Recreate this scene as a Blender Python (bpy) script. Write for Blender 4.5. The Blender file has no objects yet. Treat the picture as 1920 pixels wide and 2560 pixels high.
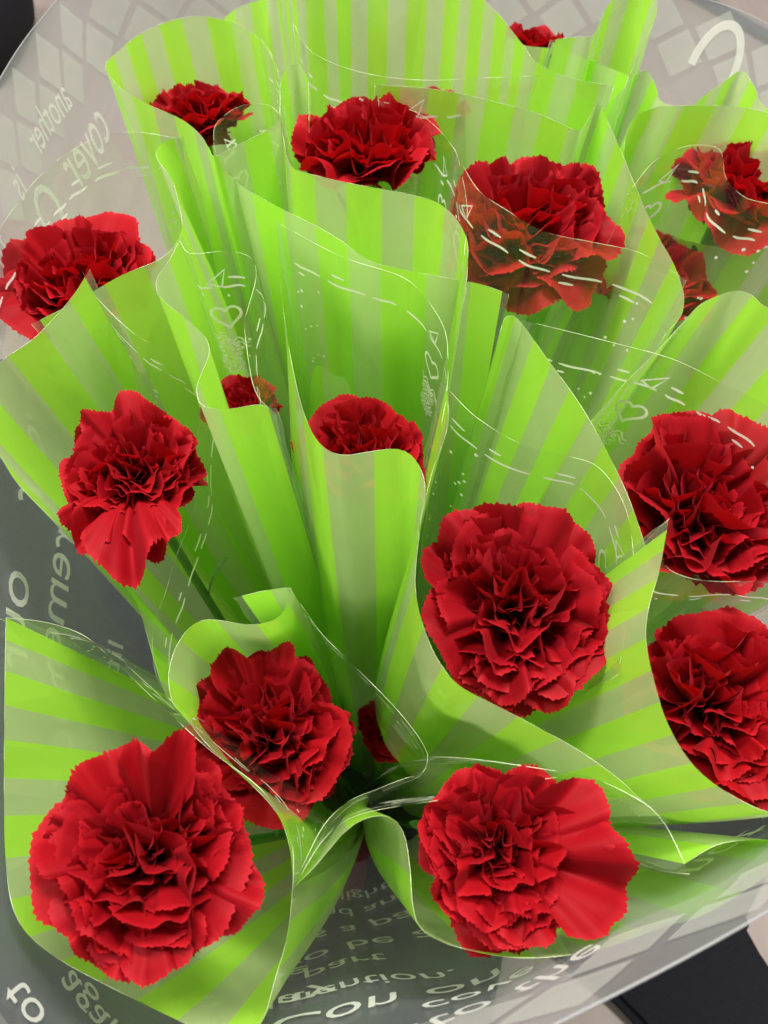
import bpy, math, random
import numpy as np
R = math.radians
S = bpy.context.scene
COL = S.collection
# ------------------------------------------------------------------ camera, world, lights, exposure
CAM = np.array([0.0, 0.0, 0.74]); PITCH = R(56); FPX = 1923.0
cd = bpy.data.cameras.new('camera'); cam = bpy.data.objects.new('camera', cd); COL.objects.link(cam)
cam.location = CAM; cam.rotation_euler = (R(90) - PITCH, 0, 0)
cd.sensor_fit = 'VERTICAL'; cd.sensor_height = 7.59; cd.lens = 5.7
cd.clip_start = 0.01; cd.clip_end = 60
cd.dof.use_dof = True; cd.dof.focus_distance = 0.30; cd.dof.aperture_fstop = 3.6
S.camera = cam
W = bpy.data.worlds.new('World'); S.world = W; W.use_nodes = True
W.node_tree.nodes['Background'].inputs[0].default_value = (1.0, 0.97, 0.93, 1)
W.node_tree.nodes['Background'].inputs[1].default_value = 0.37
def area(name, loc, size, energy, col, target):
    l = bpy.data.lights.new(name, 'AREA'); l.shape = 'RECTANGLE'; l.size, l.size_y = size
    l.energy = energy; l.color = col
    o = bpy.data.objects.new(name, l); COL.objects.link(o); o.location = loc
    from mathutils import Vector
    o.rotation_euler = (Vector(target) - Vector(loc)).to_track_quat('-Z', 'Y').to_euler()
    return o
area('ceiling_light', (0.30, 0.85, 2.4), (1.2, 0.30), 70, (1.0, 0.965, 0.90), (0.0, 0.25, 0.45))
area('ceiling_light', (-0.9, 0.25, 2.4), (0.30, 1.2), 40, (1.0, 0.965, 0.90), (0.0, 0.25, 0.45))
S.view_settings.view_transform = 'Standard'; S.view_settings.look = 'None'
S.view_settings.exposure = 0.38; S.view_settings.gamma = 1.0
S.view_settings.use_curve_mapping = False
S.render.engine = 'CYCLES'
S.cycles.max_bounces = 7; S.cycles.transparent_max_bounces = 26
S.cycles.use_adaptive_sampling = True; S.cycles.adaptive_threshold = 0.045
S.cycles.transmission_bounces = 8; S.cycles.diffuse_bounces = 4; S.cycles.glossy_bounces = 4
S.cycles.use_denoising = True; S.cycles.caustics_reflective = False; S.cycles.caustics_refractive = False
S.cycles.sample_clamp_indirect = 6

# ------------------------------------------------------------------ pixel -> place
FWD = np.array([0, math.cos(PITCH), -math.sin(PITCH)]); UP = np.array([0, math.sin(PITCH), math.cos(PITCH)])
def ray(px, py):
    return FWD + np.array([1, 0, 0]) * ((px - 960) / FPX) + UP * ((1280 - py) / FPX)
def at(px, py, z):
    d = ray(px, py); return CAM + d * ((z - CAM[2]) / d[2])

# ------------------------------------------------------------------ materials
def nmat(name):
    m = bpy.data.materials.new(name); m.use_nodes = True
    nt = m.node_tree; nt.nodes.clear()
    out = nt.nodes.new('ShaderNodeOutputMaterial')
    return m, nt, out
class NT:
    def __init__(s, nt): s.nt = nt
    def n(s, typ, ins=None, **kw):
        nd = s.nt.nodes.new(typ)
        for k, v in kw.items(): setattr(nd, k, v)
        for k, v in (ins or {}).items():
            if isinstance(v, bpy.types.NodeSocket): s.nt.links.new(v, nd.inputs[k])
            else: nd.inputs[k].default_value = v
        return nd
    def math(s, op, a, b=0.0, clamp=False):
        nd = s.n('ShaderNodeMath', {0: a, 1: b}, operation=op); nd.use_clamp = clamp; return nd.outputs[0]
    def mixc(s, f, a, b):
        nd = s.n('ShaderNodeMix', data_type='RGBA')
        for i, v in ((0, f), (6, a), (7, b)):
            if isinstance(v, bpy.types.NodeSocket): s.nt.links.new(v, nd.inputs[i])
            else: nd.inputs[i].default_value = v
        return nd.outputs[2]
    def mixs(s, f, a, b):
        return s.n('ShaderNodeMixShader', {0: f, 1: a, 2: b}).outputs[0]
def c4(c): return (c[0], c[1], c[2], 1)
def uvxy(g):
    uv = g.n('ShaderNodeUVMap'); sp = g.n('ShaderNodeSeparateXYZ', {0: uv.outputs[0]})
    return uv.outputs[0], sp.outputs[0], sp.outputs[1]

def mat_film_green():
    m, nt, out = nmat('striped_green_film'); g = NT(nt)
    uv, u, v = uvxy(g)
    fr = g.math('FRACT', g.math('DIVIDE', u, 0.0262))
    stripe = g.math('MULTIPLY', g.math('SUBTRACT', fr, 0.5), 70.0, True)      # 0 = green, 1 = milky
    stripe = g.math('MULTIPLY', stripe, g.math('MULTIPLY', g.math('SUBTRACT', 1.0, fr), 70.0, True))
    col = g.mixc(stripe, c4((0.47, 0.90, 0.075)), c4((0.60, 0.78, 0.33)))
    tcol = g.mixc(stripe, c4((0.50, 0.88, 0.14)), c4((0.82, 0.92, 0.66)))
    op = g.math('SUBTRACT', 0.90, g.math('MULTIPLY', stripe, 0.17))
    mp = g.n('ShaderNodeMapping', {'Vector': uv, 'Scale': (46.0, 13.0, 1.0), 'Rotation': (0, 0, 0.25)})
    vo = g.n('ShaderNodeTexVoronoi', {'Vector': mp.outputs[0], 'Scale': 1.0, 'Randomness': 1.0})
    bp = g.n('ShaderNodeBump', {'Height': vo.outputs['Distance'], 'Strength': 0.45, 'Distance': 0.0036})
    d = g.n('ShaderNodeBsdfDiffuse', {0: col, 'Normal': bp.outputs[0]}); t = g.n('ShaderNodeBsdfTranslucent', {0: col})
    body = g.mixs(0.44, d.outputs[0], t.outputs[0])
    tr = g.n('ShaderNodeBsdfTransparent', {0: tcol})
    m1 = g.mixs(op, tr.outputs[0], body)
    gl = g.n('ShaderNodeBsdfGlossy', {0: (1, 1, 1, 1), 'Roughness': 0.10, 'Normal': bp.outputs[0]})
    fz = g.n('ShaderNodeLayerWeight', {'Blend': 0.5, 'Normal': bp.outputs[0]})
    fs = g.math('ADD', 0.055, g.math('MULTIPLY', g.math('POWER', fz.outputs['Facing'], 4.0), 0.40), True)
    nt.links.new(g.mixs(fs, m1, gl.outputs[0]), out.inputs[0]); return m

def mat_film_clear(name, haze, tint, rough, fstr, body=(0.78, 0.82, 0.74), crinkle=True):
    m, nt, out = nmat(name); g = NT(nt)
    d = g.n('ShaderNodeBsdfDiffuse', {0: c4(body)}); t = g.n('ShaderNodeBsdfTranslucent', {0: c4(body)})
    b = g.mixs(0.5, d.outputs[0], t.outputs[0])
    tr = g.n('ShaderNodeBsdfTransparent', {0: c4(tint)})
    m1 = g.mixs(haze, tr.outputs[0], b)
    uv, u, v = uvxy(g)
    mp = g.n('ShaderNodeMapping', {'Vector': uv, 'Scale': (60.0, 22.0, 1.0), 'Rotation': (0, 0, 0.3)})
    bn = g.n('ShaderNodeTexVoronoi', {'Vector': mp.outputs[0], 'Scale': 1.0})
    bp = g.n('ShaderNodeBump', {'Height': bn.outputs['Distance'], 'Strength': 0.30, 'Distance': 0.0022})
    nrm = {'Normal': bp.outputs[0]} if crinkle else {}
    gl = g.n('ShaderNodeBsdfGlossy', {0: (1, 1, 1, 1), 'Roughness': rough, **nrm})
    fz = g.n('ShaderNodeLayerWeight', {'Blend': 0.5, **nrm})
    fs = g.math('MULTIPLY', g.math('ADD', 0.06, g.math('MULTIPLY', g.math('POWER', fz.outputs['Facing'], 4.0), 0.32)), fstr, True)
    nt.links.new(g.mixs(fs, m1, gl.outputs[0]), out.inputs[0]); return m

def mat_print(name, col, op):
    m, nt, out = nmat(name); g = NT(nt)
    d = g.n('ShaderNodeBsdfDiffuse', {0: c4(col)}); t = g.n('ShaderNodeBsdfTranslucent', {0: c4(col)})
    b = g.mixs(0.35, d.outputs[0], t.outputs[0])
    if op < 1: b = g.mixs(op, g.n('ShaderNodeBsdfTransparent').outputs[0], b)
    nt.links.new(b, out.inputs[0]); return m

def mat_petal():
    m, nt, out = nmat('carnation_petal'); g = NT(nt)
    uv, u, v = uvxy(g)
    mp = g.n('ShaderNodeMapping', {'Vector': uv, 'Scale': (20.0, 1.8, 1.0)})
    vn = g.n('ShaderNodeTexNoise', {'Vector': mp.outputs[0], 'Scale': 1.0, 'Detail': 3.0})
    oi = g.n('ShaderNodeObjectInfo')
    col = g.mixc(vn.outputs[0], c4((0.24, 0.0012, 0.0042)), c4((0.37, 0.0022, 0.0064)))
    col = g.mixc(g.math('MULTIPLY', oi.outputs['Random'], 0.40), col, c4((0.22, 0.0020, 0.009)))
    at_ = g.n('ShaderNodeAttribute', attribute_type='OBJECT', attribute_name='tone')
    col = g.mixc(g.math('MULTIPLY', at_.outputs['Fac'], 0.50), col, c4((0.15, 0.0010, 0.0045)))
    mg = g.math('MULTIPLY', g.math('SUBTRACT', v, 0.93), 12.0, True)
    col = g.mixc(g.math('MULTIPLY', mg, 0.55), col, c4((0.46, 0.012, 0.022)))  # paler margin: light glowing through the thin petal edge, painted into the colour
    bp = g.n('ShaderNodeBump', {'Height': vn.outputs[0], 'Strength': 0.22, 'Distance': 0.0006})
    p = g.n('ShaderNodeBsdfPrincipled', {'Base Color': col, 'Roughness': 0.62, 'Normal': bp.outputs[0],
            'Specular IOR Level': 0.12, 'Sheen Weight': 0.05, 'Sheen Roughness': 0.45, 'Sheen Tint': (1.0, 0.25, 0.30, 1)})
    t = g.n('ShaderNodeBsdfTranslucent', {0: c4((0.52, 0.003, 0.005)), 'Normal': bp.outputs[0]})
    nt.links.new(g.mixs(0.27, p.outputs[0], t.outputs[0]), out.inputs[0]); return m

def mat_plain(name, c1, c2, scale, rough, bump=0.2, spec=0.4):
    m, nt, out = nmat(name); g = NT(nt)
    tc = g.n('ShaderNodeTexCoord')
    nz = g.n('ShaderNodeTexNoise', {'Vector': tc.outputs['Object'], 'Scale': scale, 'Detail': 5.0})
    col = g.mixc(nz.outputs[0], c4(c1), c4(c2))
    bp = g.n('ShaderNodeBump', {'Height': nz.outputs[0], 'Strength': bump, 'Distance': 0.002})
    p = g.n('ShaderNodeBsdfPrincipled', {'Base Color': col, 'Roughness': rough, 'Normal': bp.outputs[0], 'Specular IOR Level': spec})
    nt.links.new(p.outputs[0], out.inputs[0]); return m

def mat_floor():
    m, nt, out = nmat('pale_wood'); g = NT(nt)
    tc = g.n('ShaderNodeTexCoord')
    mp = g.n('ShaderNodeMapping', {'Vector': tc.outputs['Object'], 'Scale': (40.0, 2.5, 1.0), 'Rotation': (0, 0, 0.5)})
    nz = g.n('ShaderNodeTexNoise', {'Vector': mp.outputs[0], 'Scale': 1.5, 'Detail': 6.0, 'Roughness': 0.6})
    col = g.mixc(nz.outputs[0], c4((0.23, 0.18, 0.16)), c4((0.35, 0.29, 0.265)))
    p = g.n('ShaderNodeBsdfPrincipled', {'Base Color': col, 'Roughness': 0.45})
    nt.links.new(p.outputs[0], out.inputs[0]); return m

M_GREEN = mat_film_green()
M_CLEAR = mat_film_clear('clear_film', 0.016, (0.96, 0.97, 0.93), 0.05, 0.85)
M_SEAM = mat_film_clear('welded_seam', 0.11, (0.88, 0.91, 0.84), 0.07, 1.2, crinkle=False)
M_BAG = mat_film_clear('bag_film', 0.25, (0.88, 0.89, 0.89), 0.16, 0.6, (0.52, 0.57, 0.61), False)
M_BAND = mat_film_clear('frosted_bag_film', 0.46, (0.86, 0.87, 0.88), 0.35, 0.35, (0.52, 0.53, 0.55), False)
M_INK = mat_print('white_ink', (0.92, 0.92, 0.84), 1.0)
M_BINK = mat_print('bag_ink', (0.88, 0.88, 0.84), 0.66)
M_DINK = mat_print('diamond_ink', (0.74, 0.75, 0.71), 0.34)
M_EDGE = mat_print('film_edge', (0.55, 0.72, 0.30), 1.0)
def mat_edge():
    m, nt, out = nmat('film_cut_edge'); g = NT(nt)
    tc = g.n('ShaderNodeTexCoord'); nz = g.n('ShaderNodeTexNoise', {'Vector': tc.outputs['Object'], 'Scale': 55.0, 'Detail': 2.0})
    op = g.math('MULTIPLY', g.math('SUBTRACT', nz.outputs[0], 0.42), 5.0, True)
    b = g.n('ShaderNodeBsdfPrincipled', {'Base Color': (0.60, 0.70, 0.42, 1), 'Roughness': 0.15, 'Specular IOR Level': 1.0})
    nt.links.new(g.mixs(op, g.n('ShaderNodeBsdfTransparent').outputs[0], b.outputs[0]), out.inputs[0]); return m
M_EDGE = mat_edge()
M_PETAL = mat_petal()
M_STEM = mat_plain('stem_green', (0.10, 0.22, 0.06), (0.16, 0.30, 0.10), 60, 0.5)
M_CALYX = mat_plain('calyx_green', (0.13, 0.30, 0.07), (0.22, 0.42, 0.12), 90, 0.45)
M_LEAF = mat_plain('leaf_green', (0.09, 0.22, 0.06), (0.17, 0.33, 0.13), 50, 0.5)
M_BLACK = mat_plain('black_cloth', (0.004, 0.004, 0.006), (0.010, 0.010, 0.014), 300, 0.85, 0.4, 0.2)
M_BURG = mat_plain('burgundy_cloth', (0.06, 0.002, 0.008), (0.11, 0.004, 0.014), 40, 0.6)
M_METAL = mat_plain('dark_metal', (0.02, 0.025, 0.035), (0.05, 0.06, 0.08), 30, 0.3)
M_FLOOR = mat_floor()

# ------------------------------------------------------------------ object helpers
def link(name, me, parent=None, loc=None):
    o = bpy.data.objects.new(name, me); COL.objects.link(o)
    if parent is not None: o.parent = parent
    if loc is not None: o.location = loc
    return o
def mk(name, V, F, mat, parent=None, uv=None, smooth=True):
    """V world-space (n,3); parent is an Empty whose location is known in parent['_o']"""
    V = np.asarray(V, float)
    if parent is not None: V = V - ORG[parent.name]
    me = bpy.data.meshes.new(name); me.from_pydata(V.tolist(), [], F)
    if uv is not None:
        l = me.uv_layers.new(name='UVMap'); idx = np.zeros(len(me.loops), int); me.loops.foreach_get('vertex_index', idx)
        l.data.foreach_set('uv', np.asarray(uv, float)[idx].ravel())
    if smooth: me.polygons.foreach_set('use_smooth', [True] * len(me.polygons))
    me.materials.append(mat)
    return link(name, me, parent)
ORG = {}
def thing(name, loc, label, cat, group=None):
    o = link(name, None, None, loc); o.empty_display_size = 0.02
    ORG[o.name] = np.array(loc, float)
    o['label'] = label; o['category'] = cat
    if group: o['group'] = group
    return o
def grid_faces(n, m, closed=False):
    F = []
    for i in range(n if closed else n - 1):
        for j in range(m - 1):
            a = i * m + j; b = ((i + 1) % n) * m + j
            F.append((a, b, b + 1, a + 1))
    return F
def catmull(P, n_per=12, closed=False):
    P = np.asarray(P, float); k = len(P); out = []
    segs = k if closed else k - 1
    for i in range(segs):
        if closed: p0, p1, p2, p3 = P[(i - 1) % k], P[i], P[(i + 1) % k], P[(i + 2) % k]
        else: p0, p1, p2, p3 = P[max(i - 1, 0)], P[i], P[i + 1], P[min(i + 2, k - 1)]
        for t in np.linspace(0, 1, n_per, endpoint=False):
            out.append(0.5 * ((2 * p1) + (p2 - p0) * t + (2 * p0 - 5 * p1 + 4 * p2 - p3) * t * t + (3 * p1 - p0 - 3 * p2 + p3) * t ** 3))
    if not closed: out.append(P[-1])
    return np.array(out)
def resample(P, n, closed=False):
    Q = np.vstack([P, P[:1]]) if closed else P
    d = np.r_[0, np.cumsum(np.linalg.norm(np.diff(Q, axis=0), axis=1))]
    s = np.linspace(0, d[-1], n + 1)[:-1] if closed else np.linspace(0, d[-1], n)
    return np.stack([np.interp(s, d, Q[:, i]) for i in range(3)], 1), s, d[-1]
def tube_mesh(P, rad, k=5):
    P = np.asarray(P, float); n = len(P); rad = np.broadcast_to(np.asarray(rad, float), (n,))
    T = np.gradient(P, axis=0); T /= np.linalg.norm(T, axis=1, keepdims=True) + 1e-12
    ref = np.array([0.31, 0.52, 0.79]); V = []
    for i in range(n):
        a = np.cross(T[i], ref); a /= np.linalg.norm(a) + 1e-12; b = np.cross(T[i], a)
        for j in range(k):
            th = 2 * math.pi * j / k
            V.append(P[i] + rad[i] * (math.cos(th) * a + math.sin(th) * b))
    F = []
    for i in range(n - 1):
        for j in range(k):
            F.append((i * k + j, i * k + (j + 1) % k, (i + 1) * k + (j + 1) % k, (i + 1) * k + j))
    F.append(tuple(range(k - 1, -1, -1))); F.append(tuple((n - 1) * k + j for j in range(k)))
    return V, F

# ------------------------------------------------------------------ setting: floor, mat, far things
def slab(name, poly, z0, z1, mat, bev=0.006):
    import bmesh
    bm = bmesh.new(); vs = [bm.verts.new((x, y, z0)) for x, y in poly]; f = bm.faces.new(vs)
    r = bmesh.ops.extrude_face_region(bm, geom=[f])
    for v in r['geom']:
        if isinstance(v, bmesh.types.BMVert): v.co.z = z1
    bmesh.ops.recalc_face_normals(bm, faces=bm.faces)
    bmesh.ops.bevel(bm, geom=[e for e in bm.edges], offset=bev, segments=3, affect='EDGES')
    me = bpy.data.meshes.new(name); bm.to_mesh(me); bm.free(); me.materials.append(mat)
    return link(name, me)
fl = mk('floor', [(-6, -4, -0.022), (6, -4, -0.022), (6, 8, -0.022), (-6, 8, -0.022)], [(0, 1, 2, 3)], M_FLOOR, smooth=False)
fl['kind'] = 'structure'
mt = slab('black_mat', [(-0.9, -0.3), (0.08, -0.3), (0.085, 0.0), (0.11, 0.085), (0.186, 0.023), (0.205, 0.004), (0.30, -0.12), (0.42, -0.12),
                        (0.32, 0.047), (0.309, 0.077), (0.37, 0.15), (0.37, 0.36), (0.05, 0.58), (-0.25, 0.72), (-0.9, 0.80)], -0.022, -0.001, M_BLACK)
mt['label'] = 'flat black cloth mat on the pale wooden floor under the printed bag'; mt['category'] = 'mat'
p0, p1 = at(1690, -40, -0.010), at(2050, 164, -0.010)
V, F = tube_mesh(np.linspace(p0, p1, 12), 0.010, 10)
rl = mk('metal_rail', V, F, M_METAL); rl['label'] = 'thin dark metal rail lying on the pale floor behind the bag'; rl['category'] = 'rail'
c = at(-60, 40, 0.05)
import bmesh
bm = bmesh.new(); bmesh.ops.create_cube(bm, size=1.0)
bmesh.ops.subdivide_edges(bm, edges=bm.edges[:], cuts=5, use_grid_fill=True)
for v in bm.verts:
    q = v.co; n = q.normalized() * 0.62
    q.x, q.y, q.z = 0.55 * q.x + 0.45 * n.x, 0.55 * q.y + 0.45 * n.y, 0.55 * q.z + 0.45 * n.z
    q.x = q.x * 0.20 + c[0] - 0.03; q.y = q.y * 0.30 + c[1]; q.z = (q.z + 0.55) * 0.12 - 0.024
me = bpy.data.meshes.new('dark_pouch'); bm.to_mesh(me); bm.free(); me.materials.append(M_BLACK)
me.polygons.foreach_set('use_smooth', [True] * len(me.polygons))
dp = link('dark_pouch', me); dp['label'] = 'soft dark pouch lying on the floor far beyond the bag'; dp['category'] = 'pouch'

# ------------------------------------------------------------------ the printed plastic bag
RIM = [(-0.195, 0.47, .535), (-0.175, 0.56, .525), (-0.06, 0.63, .51), (0.10, 0.64, .505), (0.215, 0.59, .50), (0.262, 0.53, .50),
       (0.285, 0.40, .51), (0.262, 0.24, .525), (0.20, 0.095, .54), (0.135, 0.047, .545), (0.085, 0.022, .55), (0.035, 0.001, .55),
       (-0.02, -0.019, .55), (-0.075, -0.026, .548), (-0.118, -0.004, .545), (-0.14, 0.06, .545), (-0.165, 0.18, .545), (-0.187, 0.32, .545)]
NS, NTT = 240, 46
rimP, _, RIML = resample(catmull(RIM, 14, True), NS, True)
# make it counter-clockwise seen from above
ar = np.sum(rimP[:, 0] * np.roll(rimP[:, 1], -1) - np.roll(rimP[:, 0], -1) * rimP[:, 1])
if ar < 0: rimP = rimP[::-1].copy()
bc = np.array([0.015, 0.300])
ang = np.arctan2(rimP[:, 1] - bc[1], rimP[:, 0] - bc[0])
bott = np.stack([bc[0] + 0.135 * np.sign(np.cos(ang)) * np.abs(np.cos(ang)) ** 0.7, bc[1] + 0.155 * np.sign(np.sin(ang)) * np.abs(np.sin(ang)) ** 0.7, np.full(NS, 0.001)], 1)
BAG = np.zeros((NS, NTT, 3)); rngb = np.random.default_rng(5)
ph = rngb.uniform(0, 6.28, 12)
for j in range(NTT):
    t = j / (NTT - 1)                       # 0 rim, 1 bottom
    q = rimP * (1 - t) + bott * t
    nrm = np.stack([np.cos(ang), np.sin(ang), 0 * ang], 1)
    ss = np.arange(NS) / NS * 2 * math.pi
    wr = 0.0035 * np.sin(7 * ss + ph[0] + 3 * t) * math.sin(math.pi * min(1, t * 1.3)) + 0.0022 * np.sin(17 * ss + ph[1] - 7 * t) * min(1, t * 4) + 0.0012 * np.sin(31 * ss + ph[2] + 11 * t) * min(1, t * 6)
    q = q + nrm * (wr + 0.016 * math.sin(math.pi * t))[:, None]
    BAG[:, j] = q
bag = thing('plastic_bag', (0.015, 0.285, 0.0), 'tall milky translucent plastic bag with white lettering and diamonds holding all the wrapped carnations', 'bag')
BANDT = 0.105
jb = int(round(BANDT * (NTT - 1)))
def bag_uv(js): return [(i / NS * RIML, j / (NTT - 1) * 0.55) for i in range(NS) for j in js]
js = list(range(0, jb + 1)); mk('frosted_rim_band', BAG[:, js].reshape(-1, 3), grid_faces(NS, len(js), True), M_BAND, bag, bag_uv(js))
js = list(range(jb, NTT)); mk('side_wall', BAG[:, js].reshape(-1, 3), grid_faces(NS, len(js), True), M_BAG, bag, bag_uv(js))
V = np.vstack([bott, [[bc[0], bc[1], 0.001]]]); mk('base', V, [(i, (i + 1) % NS, NS) for i in range(NS)], M_BAG, bag, np.zeros((NS + 1, 2)))
V, F = tube_mesh(np.vstack([rimP, rimP[:2]]), 0.0004, 5); mk('rim_bead', V, F, M_BAND, bag, np.zeros((len(V), 2)))
def bagP(s, d, off=0.0005):
    """s metres round the rim (counter-clockwise), d metres below it"""
    fi = (s / RIML * NS) % NS; i0 = int(fi); a = fi - i0; i1 = (i0 + 1) % NS
    fj = min(max(d / 0.56 * (NTT - 1), 0), NTT - 1.001); j0 = int(fj); b = fj - j0
    p = (BAG[i0, j0] * (1 - a) + BAG[i1, j0] * a) * (1 - b) + (BAG[i0, j0 + 1] * (1 - a) + BAG[i1, j0 + 1] * a) * b
    n = np.array([bc[0] - p[0], bc[1] - p[1], 0]); n /= np.linalg.norm(n)
    return p + n * off
def s_near(x, y):
    return int(np.argmin((rimP[:, 0] - x) ** 2 + (rimP[:, 1] - y) ** 2)) / NS * RIML
# diamonds: two staggered rows right round the band
nd = int(RIML / 0.046); hs = RIML / nd / 2
for k in range(nd):
    for row in range(2):
        s0 = (k + 0.5 * row) * 2 * hs; d0 = 0.0180 + row * 0.0185
        pts = [(s0 - hs * .80, d0), (s0, d0 + .0165), (s0 + hs * .80, d0), (s0, d0 - .0165)]
        (ax_, ay_), (bx_, by_), (cx_, cy_), (dx_, dy_) = pts; q = 4; Vd = []
        for i in range(q + 1):
            for j in range(q + 1):
                f_, h_ = i / q, j / q
                Vd.append(bagP((ax_ * (1 - f_) + bx_ * f_) * (1 - h_) + (dx_ * (1 - f_) + cx_ * f_) * h_, (ay_ * (1 - f_) + by_ * f_) * (1 - h_) + (dy_ * (1 - f_) + cy_ * f_) * h_, 0.0009))
        mk('diamond', Vd, grid_faces(q + 1, q + 1), M_DINK, bag)
def text_mesh(txt, shear=0.25, off=0.0):
    cu = bpy.data.curves.new('t', 'FONT'); cu.body = txt; cu.size = 1.0; cu.shear = shear; cu.resolution_u = 3; cu.offset = off
    o = bpy.data.objects.new('t', cu); COL.objects.link(o)
    dg = bpy.context.evaluated_depsgraph_get(); me = o.evaluated_get(dg).to_mesh()
    V = [(v.co.x, v.co.y) for v in me.vertices]; F = [tuple(p.vertices) for p in me.polygons]
    o.evaluated_get(dg).to_mesh_clear(); bpy.data.objects.remove(o); bpy.data.curves.remove(cu)
    return V, F
def letter(txt, s0, d0, size, shear=0.25, off=0.0, slope=0.0, st=1.25):
    V, F = text_mesh(txt, shear, off)
    W3 = [bagP(s0 + x * size, d0 - y * size * st + slope * x * size, 0.0012) for x, y in V]
    return W3, F
sL = s_near(-0.19, 0.44); sF = s_near(-0.09, -0.02); sM = s_near(-0.15, 0.12)
words = [('another', sL - 0.03, 0.045, .022, .2), ('is', sL + 0.07, 0.047, .022, .2), ('first', sL + 0.12, 0.050, .022, .2),
         ('cover', sL - 0.07, 0.083, .036, .2), ("One's", sL + 0.035, 0.088, .042, .3), ('a', sL + 0.16, 0.092, .040, .3),
         ('Out', sL + 0.01, 0.130, .034, .1), ('The', sL + 0.085, 0.138, .044, .1), ('lle', sL + 0.05, 0.190, .046, .2),
         ('remember', sM - 0.10, 0.150, .034, .3), ('our.', sM - 0.05, 0.108, .036, .3), ('your', sM - 0.15, 0.108, .034, .3), ('also', sM - 0.04, 0.190, .027, .3), ('little', sM - 0.07, 0.226, .025, .3), ('truth', sM - 0.05, 0.262, .025, .3), ('and all', sM - 0.06, 0.300, .025, .3),
         ('to try', sF - 0.035, 0.078, .018, .2), ('again', sF - 0.03, 0.104, .018, .2), ('into the', sF + 0.085, 0.058, .021, .2), ('Con on', sF + 0.050, 0.112, .026, .0), ('guid', sF + 0.028, 0.082, .021, .2), ('cover', sF + 0.10, 0.084, .019, .2),
         ('mention.', sF + 0.045, 0.146, .020, .2), ('part', sF + 0.05, 0.192, .024, .2), ('to be a mo', sF + 0.035, 0.235, .028, .2), ('as a part of', sF + 0.03, 0.285, .028, .3), ('and another', sF + 0.03, 0.335, .026, .2), ('light of', sF + 0.05, 0.38, .026, .2),
         ('not soon', sF + 0.20, 0.10, .026, .2), ('there', sF + 0.22, 0.055, .020, .2), ('one day', sF - 0.02, 0.150, .028, .2), ('simple', sF - 0.02, 0.21, .028, .2)]
for w, s, d, sz, sh in words:
    v, f = letter(w, s, d, sz, sh); mk('printed_word', v, f, M_BINK, bag, smooth=False)
# arch mark on the back corner
pts = [bagP(s_near(0.235, 0.57) + 0.020 * math.cos(a), 0.040 - 0.034 * math.sin(a), 0.0012) for a in np.linspace(0, math.pi, 16)]
pts2 = [bagP(s_near(0.235, 0.57) + 0.014 * math.cos(a), 0.040 - 0.028 * math.sin(a), 0.0012) for a in np.linspace(0, math.pi, 16)]
mk('arch_print', pts + pts2, [(i, i + 1, 17 + i, 16 + i) for i in range(15)], M_BINK, bag, smooth=False)

# ------------------------------------------------------------------ carnations
NR_, NC_ = 12, 57
def build_petal(rg, L, phi, th0, th1, pw, r0, amp, kf, cup, fold, az, twist, scale, NR=NR_, NC=NC_):
    u = np.linspace(-1, 1, NC)[None, :]; v = (np.linspace(0, 1, NR) ** 0.8)[:, None]
    ser = np.zeros(NC); ser[::2] = rg.uniform(0.0, 0.024, len(ser[::2])) * rg.choice([.3, 1, 1.3], len(ser[::2])); ser[1::2] = -rg.uniform(0.0, 0.012, len(ser[1::2]))
    lob = 0.06 * np.sin(rg.uniform(1.5, 3.5) * u + rg.uniform(0, 6.28)) + 0.03 * np.sin(rg.uniform(5, 8) * u + rg.uniform(0, 6.28))
    rho = L * (v * (1 - 0.17 * u ** 2 - 0.12 * u ** 6) + v ** 3 * lob + v ** 9 * ser[None, :])
    ang_ = u * phi * (0.50 + 0.50 * v)
    x = rho * np.sin(ang_); y = rho * np.cos(ang_)
    p1, p2, p3 = rg.uniform(0, 6.28, 3)
    w1 = np.sin(kf * u + p1 + 0.7 * v); w2 = np.sin(kf * 1.83 * u + p2 - 0.8 * v)
    w3 = np.sin(kf * 3.1 * u + p3)
    n = amp * L * (v ** 1.4) * (0.72 * w1 + 0.34 * w2) + amp * L * 0.12 * v ** 4 * w3
    n = n + L * v ** 3 * (.011 * np.sin(rg.uniform(11, 16) * u + rg.uniform(0, 6.28)) + .004 * np.sin(rg.uniform(20, 27) * u + rg.uniform(0, 6.28)))
    n = n - cup * x * x / L + fold * np.abs(x) * v
    ns = 70; sl = np.linspace(0, L * 1.12, ns); q = np.clip(sl / L, 0, 1.12)
    th = th0 + (th1 - th0) * (q ** pw)
    rr = r0 + np.concatenate([[0], np.cumsum(np.sin(th[:-1]) * np.diff(sl))]); zz = np.concatenate([[0], np.cumsum(np.cos(th[:-1]) * np.diff(sl))])
    yy = np.clip(y, 0, L * 1.12)
    Rr = np.interp(yy, sl, rr); Zz = np.interp(yy, sl, zz); Th = np.interp(yy, sl, th)
    X = Rr - n * np.cos(Th); Z = Zz + n * np.sin(Th); Y = x
    ct, st = math.cos(twist), math.sin(twist)
    Z = Z + Y * st; Y = Y * ct
    ca, sa = math.cos(az), math.sin(az)
    P = np.stack([X * ca - Y * sa, X * sa + Y * ca, Z], -1) * scale
    uvs = np.stack([np.broadcast_to(u * 0.5 + 0.5, (NR, NC)), np.broadcast_to(v, (NR, NC))], -1)
    return P.reshape(-1, 3), uvs.reshape(-1, 2)
PF = grid_faces(NR_, NC_)
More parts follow.
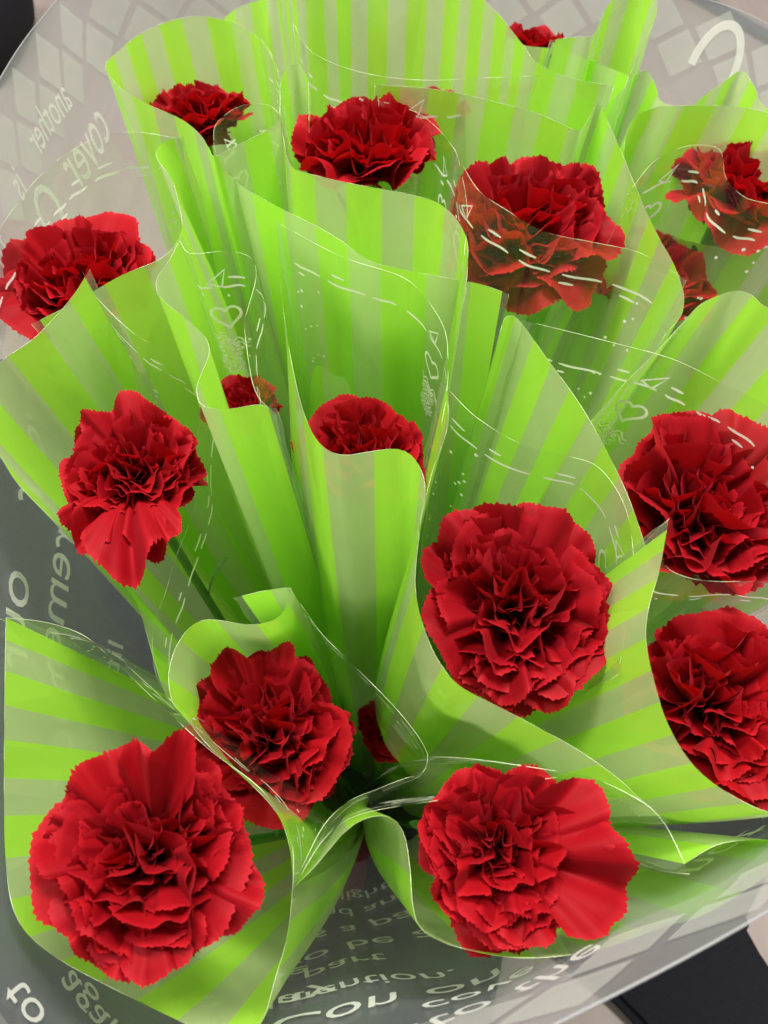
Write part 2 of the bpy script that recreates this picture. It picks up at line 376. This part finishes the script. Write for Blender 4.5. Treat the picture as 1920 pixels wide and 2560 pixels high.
RINGS = [  # count, L, phi, th0 range, th1 range, bend power, r0, amp, kf, cup, fold
    (6, .0378, .84, (14, 20), (80, 110), 0.8, .0050, (.05, .11), (2.4, 4.4), .10, .05),
    (8, .0372, .84, (20, 30), (56, 96), 1.0, .0050, (.08, .15), (2.8, 4.8), .18, .12),
    (11, .0370, .76, (38, 54), (26, 78), 1.3, .0048, (.12, .18), (3.9, 6.0), .25, .08),
    (12, .0350, .70, (26, 42), (14, 74), 1.5, .0042, (.14, .20), (4.2, 6.6), .28, .08),
    (10, .0335, .64, (14, 30), (4, 68), 1.6, .0034, (.15, .21), (4.2, 6.8), .25, .08),
    (7, .0315, .60, (2, 16), (-6, 56), 1.7, .0022, (.15, .21), (3.8, 6.2), .1, .06),
    (4, .0290, .52, (-10, 8), (-10, 40), 1.6, .0010, (.15, .20), (3.8, 6.2), .1, .06),
]
def frame_from(ax):
    ax = ax / np.linalg.norm(ax); a = np.cross([0.2, 1, 0.1], ax); a /= np.linalg.norm(a); b = np.cross(ax, a)
    return np.stack([a, b, ax], 1)
BUN = np.array([-0.010, 0.250])
def carnation(px, py, z, D, face, label, seed, open_=1.0, tilt=(0, 0), extra=()):
    rg = np.random.default_rng(seed)
    C = at(px, py, z)
    bxy = BUN + (0.72 if seed == 22 else 0.45) * (C[:2] - BUN); base = np.array([bxy[0], bxy[1], 0.004])
    ax = (C - base) / np.linalg.norm(C - base); tocam = (CAM - C) / np.linalg.norm(CAM - C)
    ax = ax * (1 - face) + tocam * face; ax = ax + np.array([tilt[0], tilt[1], 0]); ax /= np.linalg.norm(ax)
    Fm = frame_from(ax); sc = D / 0.072
    low = C - ax * 0.016 * sc                       # petal bases sit under the centre of the head
    t = thing('carnation', base, label, 'carnation', 'red carnations in the bag')
    tone = float(rg.uniform(0, 1)); spin = rg.uniform(0, 6.28); cl1, cl2 = rg.uniform(0, 6.28, 2); sq = rg.uniform(.93, 1.07); sqa = rg.uniform(0, 3.14)
    for ri, (cnt, L, phi, t0, thr, pw, r0, am, kf, cup, fd) in enumerate(RINGS):
        off = rg.uniform(0, 6.28)
        for k in range(cnt):
            az = spin + off + 2 * math.pi * (k + rg.uniform(-.34, .34)) / cnt
            az += .22 * math.sin(2 * az + cl1) + .14 * math.sin(3 * az + cl2)
            th1 = R(rg.uniform(*thr)) * open_
            P, uvs = build_petal(rg, L * rg.uniform(.86, 1.10), phi * rg.uniform(.80, 1.15), R(rg.uniform(*t0)), th1, pw, r0, rg.uniform(*am), rg.uniform(*kf),
                                 cup * rg.uniform(-.4, 1.5), fd * rg.uniform(-1, 1), az, rg.uniform(-.28, .28), sc)
            mk('petal', low + P @ Fm.T, PF, M_PETAL, t, uvs)['tone'] = tone
    for (sa_, lf, th, ph_) in extra:                # single long petals that stand out from the head
        dw = np.array([1.0, 0, 0]) * math.cos(R(sa_)) + UP * math.sin(R(sa_)); dl = Fm.T @ dw
        P, uvs = build_petal(rg, .0385 * lf, ph_, R(14), R(th), 0.8, .0045, rg.uniform(.10, .16), rg.uniform(3, 5.5), .1, rg.uniform(-.2, .2), math.atan2(dl[1], dl[0]), 0.05, sc)
        mk('petal', low + P @ Fm.T, PF, M_PETAL, t, uvs)['tone'] = tone
    # calyx with five teeth
    prof = [(-.024, .0028), (-.021, .0046), (-.012, .0056), (-.003, .0062), (.003, .0068), (.008, .0078)]
    V = []; k = 20
    for zi, (zz, rr) in enumerate(prof):
        for j in range(k):
            a = 2 * math.pi * j / k; dz = 0.004 * (math.cos(5 * a) - 0.6) if zi == len(prof) - 1 else 0
            V.append((rr * math.cos(a), rr * math.sin(a), zz + dz))
    V = low + (np.array(V) * sc) @ Fm.T
    F = [(i * k + j, i * k + (j + 1) % k, (i + 1) * k + (j + 1) % k, (i + 1) * k + j) for i in range(len(prof) - 1) for j in range(k)]
    mk('calyx', V, F, M_CALYX, t)
    tip = low - ax * 0.022 * sc
    mid = tip - ax * 0.07; path = catmull([base, base * 0.6 + mid * 0.4 + np.array([0.004, 0.0, 0]), mid, tip], 8)
    V, F = tube_mesh(path, 0.0026, 8); mk('stem', V, F, M_STEM, t)
    for q in range(4):
        f = rg.uniform(.35, .88); i = int(f * (len(path) - 1)); p = path[i]; a = rg.uniform(0, 6.28)
        d = np.array([math.cos(a), math.sin(a), 0.0]); ln = rg.uniform(.045, .075)
        V, F = [], []
        for m_ in range(9):
            s = m_ / 8; c_ = p + d * (0.003 + ln * 0.22 * s + 0.004 * s * s) + np.array([0, 0, ln * (0.95 * s - 0.30 * s * s)])
            w = 0.0042 * (1 - s) ** 0.6 * (0.6 + 0.8 * s); sd = np.cross(d, [0, 0, 1.0])
            V += [c_ - sd * w + np.array([0, 0, .001]), c_ - d * .0012, c_ + sd * w + np.array([0, 0, .001])]
        for m_ in range(8):
            for e in range(2): F.append((m_ * 3 + e, m_ * 3 + e + 1, m_ * 3 + e + 4, m_ * 3 + e + 3))
        mk('leaf', V, F, M_LEAF, t)
    return t

FLOWERS = [
    # px, py, z, D, face, label, seed, open, tilt, long petals (screen angle, length, bend, half width)
    (205, 705, .495, .078, .05, 'red carnation beside the bag wall rising behind a green striped sleeve with a pointed corner', 11, 1.00, (0, 0), [(250, 1.05, 105, .6)]),
    (332, 1180, .490, .056, .30, 'red carnation with long lower petals in the open sleeve against the bag side wall', 22, 1.00, (0, 0), [(262, 1.5, 96, .40), (276, 1.85, 97, .40), (292, 1.55, 94, .36), (240, 1.2, 95, .4), (85, 1.2, 80, .5), (110, 1.2, 84, .5)]),
    (488, 300, .485, .070, .05, 'red carnation half sunk in the sleeve whose front edge is pinched into a curl', 33, .92, (0, 0), []),
    (915, 378, .505, .078, .10, 'red carnation behind a curved striped front edge, next to the clear curled film', 44, .90, (0, 0), []),
    (1305, 562, .497, .086, .20, 'large red carnation with drooping outer petals half covered by clear film and white dashes', 55, 1.0, (0, 0), [(265, 1.25, 135, .6), (300, 1.2, 125, .65), (235, 1.1, 130, .6), (330, 1.15, 100, .6)]),
    (1332, 128, .485, .050, .0, 'small red carnation top showing between two green sleeves at the back of the bag', 66, .9, (0, 0), []),
    (1855, 480, .480, .084, .05, 'red carnation under clear film with a heart and white dots', 77, 1.0, (0, 0), [(250, 1.2, 130, .6), (220, 1.2, 120, .5)]),
    (912, 1135, .456, .061, .12, 'red carnation deep behind the rounded green lobe in the middle of the bunch', 88, .92, (0, 0), []),
    (603, 1020, .465, .037, .05, 'narrow red carnation top peeking out of a sleeve below a printed doily', 99, .85, (0, 0), []),
    (1288, 1518, .485, .071, .38, 'large round red carnation facing up from the wide sleeve in the middle', 110, 1.0, (0, 0), [(262, 1.02, 88, .45), (290, 1.1, 90, .45), (60, 1.15, 85, .6), (115, 1.15, 88, .6)]),
    (1765, 1270, .482, .076, .15, 'red carnation with a tall fanned petal beside the printed heart and triangle', 121, 1.0, (0, 0), [(132, 1.30, 66, .5), (112, 1.12, 62, .5), (20, 1.2, 80, .6), (60, 1.2, 70, .5)]),
    (1800, 1765, .468, .068, .40, 'dark red carnation framed by the pointed pale sleeve corner next to the bag edge', 132, 1.0, (0, 0), [(80, 1.1, 85, .8)]),
    (672, 1848, .418, .070, .35, 'shaded red carnation sitting low between a green curl and a clear film flap', 143, .95, (0, 0), [(112, 1.3, 75, .3), (75, 1.2, 80, .35), (140, 1.1, 80, .35)]),
    (372, 2145, .500, .059, .40, 'biggest red carnation, wide open, in the broad striped sleeve at the bag front', 154, 1.04, (0, 0), [(82, 1.45, 60, .34), (125, 1.22, 86, .55), (168, 1.18, 90, .42), (285, 1.15, 95, .5), (345, 1.2, 95, .5)]),
    (1248, 2128, .488, .0525, .06, 'red carnation with one broad smooth side petal under a rolled clear strip', 165, 1.0, (0, 0), [(15, 1.40, 90, .55), (345, 1.50, 96, .55), (270, 1.05, 95, .7)]),
    (1065, 300, .485, .056, .0, 'barely visible red carnation tip behind the tall striped back panel', 176, .9, (0, 0), []),
    (985, 1815, .290, .042, .30, 'red carnation deep in the shade seen only through clear printed film', 187, .95, (0, 0), []),
    (1622, 700, .450, .074, .05, 'red carnation hidden behind a sleeve edge with only a strip of petals showing', 198, .95, (0, 0), []),
]
for f in FLOWERS: carnation(*f[:6], seed=f[6], open_=f[7], tilt=f[8], extra=f[9])

# ------------------------------------------------------------------ sleeves
def stroke(pts, w, fn, V, F):
    P = np.array([fn(a, b) for a, b in pts]); n = len(P)
    T = np.gradient(P, axis=0); T /= np.linalg.norm(T, axis=1, keepdims=True) + 1e-12
    e = 1e-4; N = []
    for (a, b), p in zip(pts, P):
        d1 = fn(a + e, b) - fn(a - e, b); d2 = fn(a, b + e) - fn(a, b - e); nn = np.cross(d1, d2); N.append(nn / (np.linalg.norm(nn) + 1e-12))
    N = np.array(N); B = np.cross(N, T); b0 = len(V)
    for i in range(n):
        ww = w * (0.55 if i in (0, n - 1) else 1.0); o = N[i] * 0.00025
        V.append(P[i] - B[i] * ww * .5 + o); V.append(P[i] + B[i] * ww * .5 + o)
    for i in range(n - 1): F.append((b0 + 2 * i, b0 + 2 * i + 1, b0 + 2 * i + 3, b0 + 2 * i + 2))
def dot(a, b, r, fn, V, F):
    b0 = len(V)
    for k in range(8): V.append(fn(a + r * math.cos(k * math.pi / 4), b + r * math.sin(k * math.pi / 4)) + np.array([0, 0, .0003]))
    F.append(tuple(range(b0, b0 + 8)))
def motif(fn, L, rg, t, hearts, b0=0.018):
    V, F = [], []
    a = 0.006                                   # broken lines that follow the edge
    while a < L - 0.012:
        ln = rg.uniform(.007, .021); ln = min(ln, L - a - .004)
        stroke([(a + ln * i / 6, b0 + .0004 * math.sin(i)) for i in range(7)], .0012, fn, V, F)
        if rg.random() < .75:
            s = a + rg.uniform(-.002, .006); l2 = rg.uniform(.003, .009); off = rg.choice([-.0048, .0046])
            if s > .002: stroke([(s + l2 * i / 3, b0 + off) for i in range(4)], .0013, fn, V, F)
        a += ln + rg.uniform(.0025, .006)
    for e in (0, 1):
        for k in range(11):
            da = rg.uniform(.004, .024); aa = da if e == 0 else L - da
            dot(aa, rg.uniform(.022, .085), rg.uniform(.0006, .0010), fn, V, F)
    o = mk('printed_dashes', V, F, M_INK, t, smooth=False); o['kind'] = 'stuff'
    for ha in hearts:
        hb = b0 + .0165; sz = .0070; pts = []; V, F = [], []
        for q in np.linspace(0.25, 6.05, 26):
            hx = math.sin(q) ** 3; hy = (13 * math.cos(q) - 5 * math.cos(2 * q) - 2 * math.cos(3 * q) - math.cos(4 * q)) / 16
            pts.append((ha + sz * hx, hb - sz * hy))
        stroke(pts, .0014, fn, V, F); mk('printed_heart', V, F, M_INK, t, smooth=False)
        tb = b0 - .0045; V, F = [], []
        stroke([(ha - .0040, tb + .002), (ha + .0048, tb - .004), (ha + .0018, tb + .0045), (ha - .0040, tb + .002), (ha - .001, tb + .0003)], .0013, fn, V, F)
        mk('printed_triangle', V, F, M_INK, t, smooth=False)
        V, F = [], []                           # doily: two rosettes and a scalloped ribbon under the heart
        for cx, cb in ((ha - .003, hb + .0200), (ha - .0045, hb + .0300)):
            for k in range(10):
                an = k * math.pi / 5; p = []
                for q in np.linspace(0, 2 * math.pi, 9):
                    lx = .0038 + .0026 * math.cos(q); ly = .0010 * math.sin(q)
                    p.append((cx + lx * math.cos(an) - ly * math.sin(an), cb + lx * math.sin(an) + ly * math.cos(an)))
                stroke(p, .0006, fn, V, F)
        for e in (.0108, .0135):
            stroke([(ha - .009 + .0018 * i, hb + e + .0018 * math.sin(i * 1.7) + .0006 * i) for i in range(10)], .0009, fn, V, F)
        o = mk('printed_doily', V, F, M_INK, t, smooth=False); o['kind'] = 'stuff'

def strip(t, kind, pts, Bc, cen, seed, prints=True, hearts=None, ring=.020, wide=1.0):
    rg = np.random.default_rng(seed)
    W3 = np.array([at(x, y, z) for x, y, z in pts])
    cv = catmull(W3, 10); _, _, Ln = resample(cv, 10)
    n = max(12, int(Ln / 0.0028)); rim, s, Ln = resample(cv, n)
    dv = rim[:, :2] - cen[:2]; dl = np.linalg.norm(dv, axis=1, keepdims=True) + 1e-9
    bt = np.hstack([Bc[:2] + ring * dv / np.maximum(dl, .02), np.full((n, 1), Bc[2])])
    m = 26; tt = np.linspace(0, 1, m) ** 1.25; G = np.zeros((n, m, 3))
    out = np.hstack([dv / dl, np.zeros((n, 1))])
    ph = rg.uniform(0, 6.28, 6); ks = rg.uniform(60, 110, 3)
    ln = np.linalg.norm(rim - bt, axis=1)
    creases = [(rg.uniform(.1, .9) * Ln, rg.uniform(-.0022, .0022), rg.uniform(.05, .35)) for _ in range(max(2, int(Ln / .035)))]
    for j, q in enumerate(tt):
        env = min(1.0, q * 9) * (1 - q)
        w = .0010 * np.sin(ks[0] * .7 * s + ph[0] + 5 * q) + .0003 * np.sin(ks[1] * 1.9 * s + ph[1] - 9 * q)
        for s0, A_, qc in creases: w = w + A_ * np.clip(1 - np.abs(s - s0) / .0075, 0, 1) * math.exp(-((q - qc) / .16) ** 2)
        G[:, j] = rim * (1 - q) + bt * q + out * (w * env + .006 * math.sin(math.pi * min(1, q * 1.15)) * (1 if kind == 'g' else .3))[:, None]
    uv = [(s[i] / wide + .004, tt[j] * ln[i]) for i in range(n) for j in range(m)]
    nm = 'striped_panel' if kind == 'g' else 'clear_panel'
    o = mk(nm, G.reshape(-1, 3), grid_faces(n, m), M_GREEN if kind == 'g' else M_CLEAR, t, uv)
    V, F = tube_mesh(rim, .00007 if kind == 'g' else .00010, 4); mk('rim_edge', V, F, M_EDGE, t)
    for e in (0, -1):
        mm = int(m * .8); tan = (G[0] - G[1]) if e == 0 else (G[-1] - G[-2]); tan = tan / (np.linalg.norm(tan, axis=1, keepdims=True) + 1e-9)
        tan = .5 * tan + .5 * tan[0]; wob = 1 + .18 * np.sin(np.arange(m) * 1.9 + seed); wf = (.0034 * (1 - .6 * tt) * wob)[:, None]
        Vs = np.stack([G[e], G[e] + tan * wf * .75, G[e] + tan * wf * .78, G[e] + tan * wf], 1)[:mm].reshape(-1, 3)
        uvs = [(k * .001, tt[j] * .4) for j in range(mm) for k in range(4)]
        sm = mk('seam', Vs, grid_faces(mm, 4), M_SEAM, t, uvs)
        V, F = tube_mesh((G[e] + tan * wf)[:mm], .00008, 4); mk('seam_weld', V, F, M_EDGE, t)
    if kind == 'c' and prints:
        def fn(a, b):
            fi = min(max(a / Ln, 0), 1) * (n - 1); i0 = min(int(fi), n - 2); al = fi - i0
            fq = (min(max(b / ln[i0], 0), .99)) ** (1 / 1.25) * (m - 1); j0 = min(int(fq), m - 2); be = fq - j0
            return (G[i0, j0] * (1 - al) + G[i0 + 1, j0] * al) * (1 - be) + (G[i0, j0 + 1] * (1 - al) + G[i0 + 1, j0 + 1] * al) * be
        motif(fn, Ln, rg, t, hearts(Ln) if hearts else [Ln * .62])
    return G

def sleeve(label, strips, seed, bottom=None, ring=.030, hearts=None, wide=1.25):
    allp = np.array([at(x, y, z) for k, pts in strips for x, y, z in pts]); cen = allp.mean(0)
    if bottom is None: bxy = BUN + 0.40 * (cen[:2] - BUN); Bc = np.array([bxy[0], bxy[1], .004])
    else: Bc = np.array(bottom)
    t = thing('flower_sleeve', Bc, label, 'sleeve', 'green striped sleeves round the carnations')
    for i, (k, pts) in enumerate(strips): strip(t, k, pts, Bc, cen, seed + i, True, hearts, ring, wide)
    return t

def zz(pts, z0, z1=None):
    """attach heights that run evenly from z0 to z1 along the list"""
    if z1 is None: z1 = z0
    n = len(pts); return [(x, y, z0 + (z1 - z0) * i / max(1, n - 1)) for i, (x, y) in enumerate(pts)]

# back ones first
sleeve('tall broad striped back sleeve rising highest behind the other wraps', [
    ('g', zz([(560, 45), (600, 15), (650, 0), (690, -20)], .495, .51) + zz([(760, -70), (900, -110), (1100, -80), (1190, -20), (1228, 18), (1260, 51), (1307, 112), (1333, 148), (1372, 174), (1440, 198), (1517, 213)], .545, .525)),
    ('c', zz([(735, 60), (780, 130), (900, 180), (1050, 200), (1200, 195), (1330, 190)], .53))], 900, wide=.95)
sleeve('green sleeve with a tall folded flap round the small carnation at the bag back', [
    ('g', zz([(1268, 90), (1307, 112), (1345, 117), (1381, 119), (1383, 105), (1434, 134), (1506, 163), (1571, 188)], .50)),
    ('g', zz([(1390, 98), (1440, 92), (1484, 85), (1515, 20), (1560, -20), (1624, -20), (1642, 28), (1600, 130), (1575, 185)], .52))], 910)
sleeve('striped sleeve with a sharp corner beside the printed arch on the bag', [
    ('g', zz([(1690, 300), (1760, 240), (1815, 200), (1855, 176), (1885, 215), (1911, 265), (1990, 300)], .49)),
    ('g', zz([(1520, 260), (1560, 220), (1610, 175), (1640, 215), (1650, 250), (1695, 270)], .50))], 920)
sleeve('green sleeve round the carnation under clear film with heart and dots', [
    ('g', zz([(1575, 480), (1560, 380), (1580, 300), (1640, 268), (1692, 264), (1836, 266), (1920, 284), (2010, 330)], .50, .52)),
    ('c', zz([(1580, 470), (1640, 400), (1720, 365), (1797, 372), (1812, 437), (1830, 465), (1866, 495), (1925, 510), (2010, 530)], .525)),
    ('g', zz([(1600, 540), (1680, 590), (1790, 615), (1950, 620), (2050, 600)], .46))], 930, hearts=lambda L: [L * .34])
sleeve('striped sleeve with a pinched front edge curling to a rounded lobe', [
    ('g', zz([(690, 165), (650, 100), (590, 60), (500, 40), (417, 55), (347, 87), (289, 133), (263, 168)], .515, .525)
          + zz([(300, 218), (370, 260), (451, 297), (498, 334), (523, 372), (535, 392), (579, 370), (637, 341), (689, 312), (699, 288)], .530)),
    ('c', zz([(699, 288), (678, 266), (637, 258), (585, 272), (540, 310), (534, 350)], .53)),
    ('c', zz([(650, 95), (672, 125), (692, 168), (700, 225), (699, 288)], .525, .53))], 940, wide=1.2)
sleeve('striped sleeve with a tall rounded side lobe and level front edge', [
    ('g', zz([(772, 300), (772, 230), (765, 185), (735, 160), (705, 190), (700, 260), (706, 330), (712, 362), (719, 398), (737, 423), (792, 439), (889, 461), (991, 479), (1041, 490), (1092, 506), (1132, 537), (1159, 577), (1170, 620), (1167, 703)], .520, .540)),
    ('c', zz([(1160, 640), (1168, 520), (1146, 398), (1128, 362), (1095, 322), (1040, 280), (960, 255)], .54, .52))], 950, wide=1.3)
sleeve('wide fan-shaped striped sleeve behind the large drooping carnation', [
    ('g', zz([(951, 213), (1061, 220), (1155, 235), (1246, 257), (1340, 282), (1398, 307), (1450, 325), (1482, 275), (1500, 255), (1518, 300), (1555, 383), (1595, 481), (1645, 589), (1682, 654), (1703, 709), (1711, 745), (1703, 788), (1675, 822)], .525, .505)),
    ('c', zz([(1150, 400), (1195, 474), (1260, 521), (1362, 579), (1490, 607), (1600, 632), (1700, 690)], .545, .525))], 960, hearts=lambda L: [L * .10], wide=1.2)
sleeve('green sleeve with a loose vertical fold hugging the carnation by the bag wall', [
    ('g', zz([(100, 800), (170, 765), (235, 727), (300, 690), (354, 668), (401, 647), (434, 618), (450, 585), (455, 553), (447, 510), (430, 450), (398, 405), (390, 378), (408, 355), (440, 345)], .525)),
    ('c', zz([(440, 345), (330, 330), (230, 350), (120, 420), (20, 540), (-70, 700), (-60, 800)], .52))], 970, hearts=lambda L: [], wide=1.4)
sleeve('striped sleeve with a wavy side edge and clear front showing a heart above a doily', [
    ('g', zz([(450, 600), (419, 657), (394, 690), (390, 712), (394, 733), (419, 762), (463, 795), (506, 835), (522, 863), (521, 892), (505, 930), (491, 969), (494, 993), (500, 1009), (524, 1020), (574, 1022), (646, 1011), (670, 1016)], .535, .525)),
    ('c', zz([(450, 602), (475, 634), (553, 628), (600, 632), (632, 650), (640, 694), (620, 770), (611, 802), (615, 856), (629, 947), (647, 995), (668, 1016)], .535, .525))], 980, hearts=lambda L: [L * .14], wide=1.4)
sleeve('tall central striped sleeve with a rounded front lobe', [
    ('g', zz([(535, 400), (590, 455), (645, 490), (720, 530), (800, 570), (850, 600), (925, 652), (1000, 672), (1120, 695), (1200, 710), (1256, 729)], .515)),
    ('c', zz([(700, 560), (850, 640), (1000, 690), (1060, 740), (1110, 820), (1120, 900), (1115, 1000), (1090, 1120)], .520)),
    ('g', zz([(700, 700), (712, 800), (728, 900), (750, 1000), (780, 1080), (815, 1122), (860, 1138), (920, 1130), (990, 1122), (1030, 1140), (1055, 1180), (1063, 1230), (1050, 1310)], .520, .530))], 990, hearts=lambda L: [L * .55], ring=.048, wide=1.6)
sleeve('striped sleeve with a rolled upper lobe and dark double seam beside the fanned carnation', [
    ('g', zz([(1475, 1055), (1560, 960), (1640, 880), (1718, 795), (1754, 759), (1808, 734), (1844, 727), (1880, 738), (1910, 765), (1990, 800), (2080, 950), (2110, 1150)], .505, .52)),
    ('c', zz([(1330, 806), (1522, 854), (1682, 898), (1808, 959), (1920, 1017), (2020, 1110)], .52)),
    ('g', zz([(1620, 1390), (1700, 1430), (1800, 1440), (1920, 1445), (2060, 1430)], .475))], 1000, hearts=lambda L: [L * .48], wide=1.1)
sleeve('broad striped sleeve wrapped round the large round carnation in the middle', [
    ('g', zz([(1258, 805), (1268, 790), (1298, 800), (1365, 893), (1452, 1014), (1527, 1147), (1579, 1263), (1614, 1367), (1640, 1440)], .52, .51)),
    ('g', zz([(1116, 965), (1121, 1060), (1082, 1176), (1055, 1292), (1038, 1437), (1047, 1523), (1075, 1610), (1105, 1665), (1151, 1716), (1249, 1768), (1336, 1814), (1440, 1872), (1539, 1941), (1597, 1994), (1654, 2040)], .525, .490)),
    ('c', zz([(1116, 968), (1191, 1043), (1307, 1112), (1423, 1141), (1498, 1170), (1560, 1260), (1583, 1379), (1573, 1494), (1550, 1660)], .52, .50))], 1010, hearts=lambda L: [L * .66], wide=1.1)
sleeve('open striped sleeve leaning on the bag side wall, clear on its inner side', [
    ('g', zz([(212, 693), (182, 740), (140, 790), (80, 850), (0, 907), (-40, 980), (-40, 1080)], .535, .515) + zz([(6, 1150), (43, 1208), (116, 1283), (188, 1341), (249, 1379), (289, 1425), (324, 1477), (350, 1530), (382, 1640), (405, 1715), (428, 1768)], .510, .42)),
    ('c', zz([(212, 693), (238, 740), (330, 830), (430, 890), (470, 930), (497, 985), (500, 1030), (489, 1125), (495, 1212), (473, 1306), (440, 1392), (415, 1477), (385, 1567), (384, 1657), (400, 1712), (428, 1768)], .535, .42))], 1020, hearts=lambda L: [])
sleeve('pale striped sleeve with a pointed corner, holding the dark carnation by the bag edge', [
    ('g', zz([(1667, 1325), (1650, 1420), (1622, 1520), (1615, 1600), (1635, 1700), (1670, 1810), (1740, 1920), (1850, 2000), (1960, 2035), (2090, 2000), (2150, 1850)], .53, .49)),
    ('c', zz([(1667, 1325), (1658, 1405), (1712, 1442), (1799, 1454), (1920, 1454), (2050, 1480), (2150, 1600), (2150, 1850)], .53, .49))], 1030, hearts=lambda L: [], wide=.75)
sleeve('low sleeve with a green curl opposite a clear flap printed with a heart', [
    ('g', zz([(604, 1490), (660, 1477), (728, 1469), (719, 1497), (712, 1524), (686, 1549), (650, 1560), (603, 1560), (549, 1551), (505, 1551), (469, 1574), (440, 1618), (424, 1668), (422, 1712), (432, 1757), (458, 1790), (531, 1875), (621, 1955), (690, 2030), (722, 2110), (733, 2215)], .465, .475)),
    ('c', zz([(726, 1475), (755, 1515), (805, 1585), (881, 1661), (971, 1751), (1031, 1821), (1065, 1875), (1069, 1902), (1056, 1932), (1001, 1950), (941, 1974), (869, 2005), (810, 2063), (764, 2150), (733, 2215)], .465, .475))], 1040, hearts=lambda L: [L * .48])
sleeve('broad striped sleeve at the bag front round the biggest carnation', [
    ('g', zz([(15, 1545), (12, 1700), (10, 1950), (14, 2150), (40, 2290), (120, 2380), (300, 2480), (520, 2580), (640, 2575), (690, 2440), (720, 2330), (732, 2219)], .475, .478)),
    ('c', zz([(732, 2219), (732, 2120), (706, 2040), (637, 1959), (521, 1872), (376, 1739), (272, 1640), (202, 1585), (110, 1555), (15, 1545)], .478, .475))], 1050, hearts=lambda L: [L * .55], wide=1.0)
sleeve('striped sleeve along the bag front with an arched edge and a rolled clear strip', [
    ('c', zz([(735, 2220), (800, 2110), (868, 2050), (960, 2022), (1190, 1986), (1365, 1947), (1480, 1947), (1597, 2000), (1660, 2057), (1712, 2160)], .485, .505)),
    ('c', zz([(1000, 1912), (1075, 1893), (1200, 1900), (1365, 1924), (1480, 1944), (1600, 2000)], .495)),
    ('g', zz([(1712, 2160), (1800, 2110), (1920, 2100), (1985, 2125), (1920, 2185), (1770, 2283), (1650, 2320), (1480, 2378), (1300, 2395), (1150, 2370), (1060, 2330), (1033, 2270), (1025, 2170), (1010, 2085), (980, 2045), (926, 2043), (868, 2075), (781, 2173), (735, 2220)], .485, .485))], 1060, hearts=lambda L: [L * .36])

# burgundy bundle low in the bag
bm = bmesh.new(); bmesh.ops.create_uvsphere(bm, u_segments=40, v_segments=24, radius=1.0)
for v in bm.verts:
    a = math.atan2(v.co.y, v.co.x); k = 1 + .05 * math.sin(5 * a + 2 * v.co.z) + .03 * math.sin(9 * a - 3 * v.co.z)
    v.co.x *= k * .052; v.co.y *= k * .048; v.co.z *= .062
    v.co.z += .0632
    v.co.x += -.060; v.co.y += .125
me = bpy.data.meshes.new('cloth_bundle'); bm.to_mesh(me); bm.free(); me.materials.append(M_BURG)
me.polygons.foreach_set('use_smooth', [True] * len(me.polygons))
o = link('cloth_bundle', me); o['label'] = 'dark burgundy rounded bundle low inside the bag in shadow'; o['category'] = 'bundle'
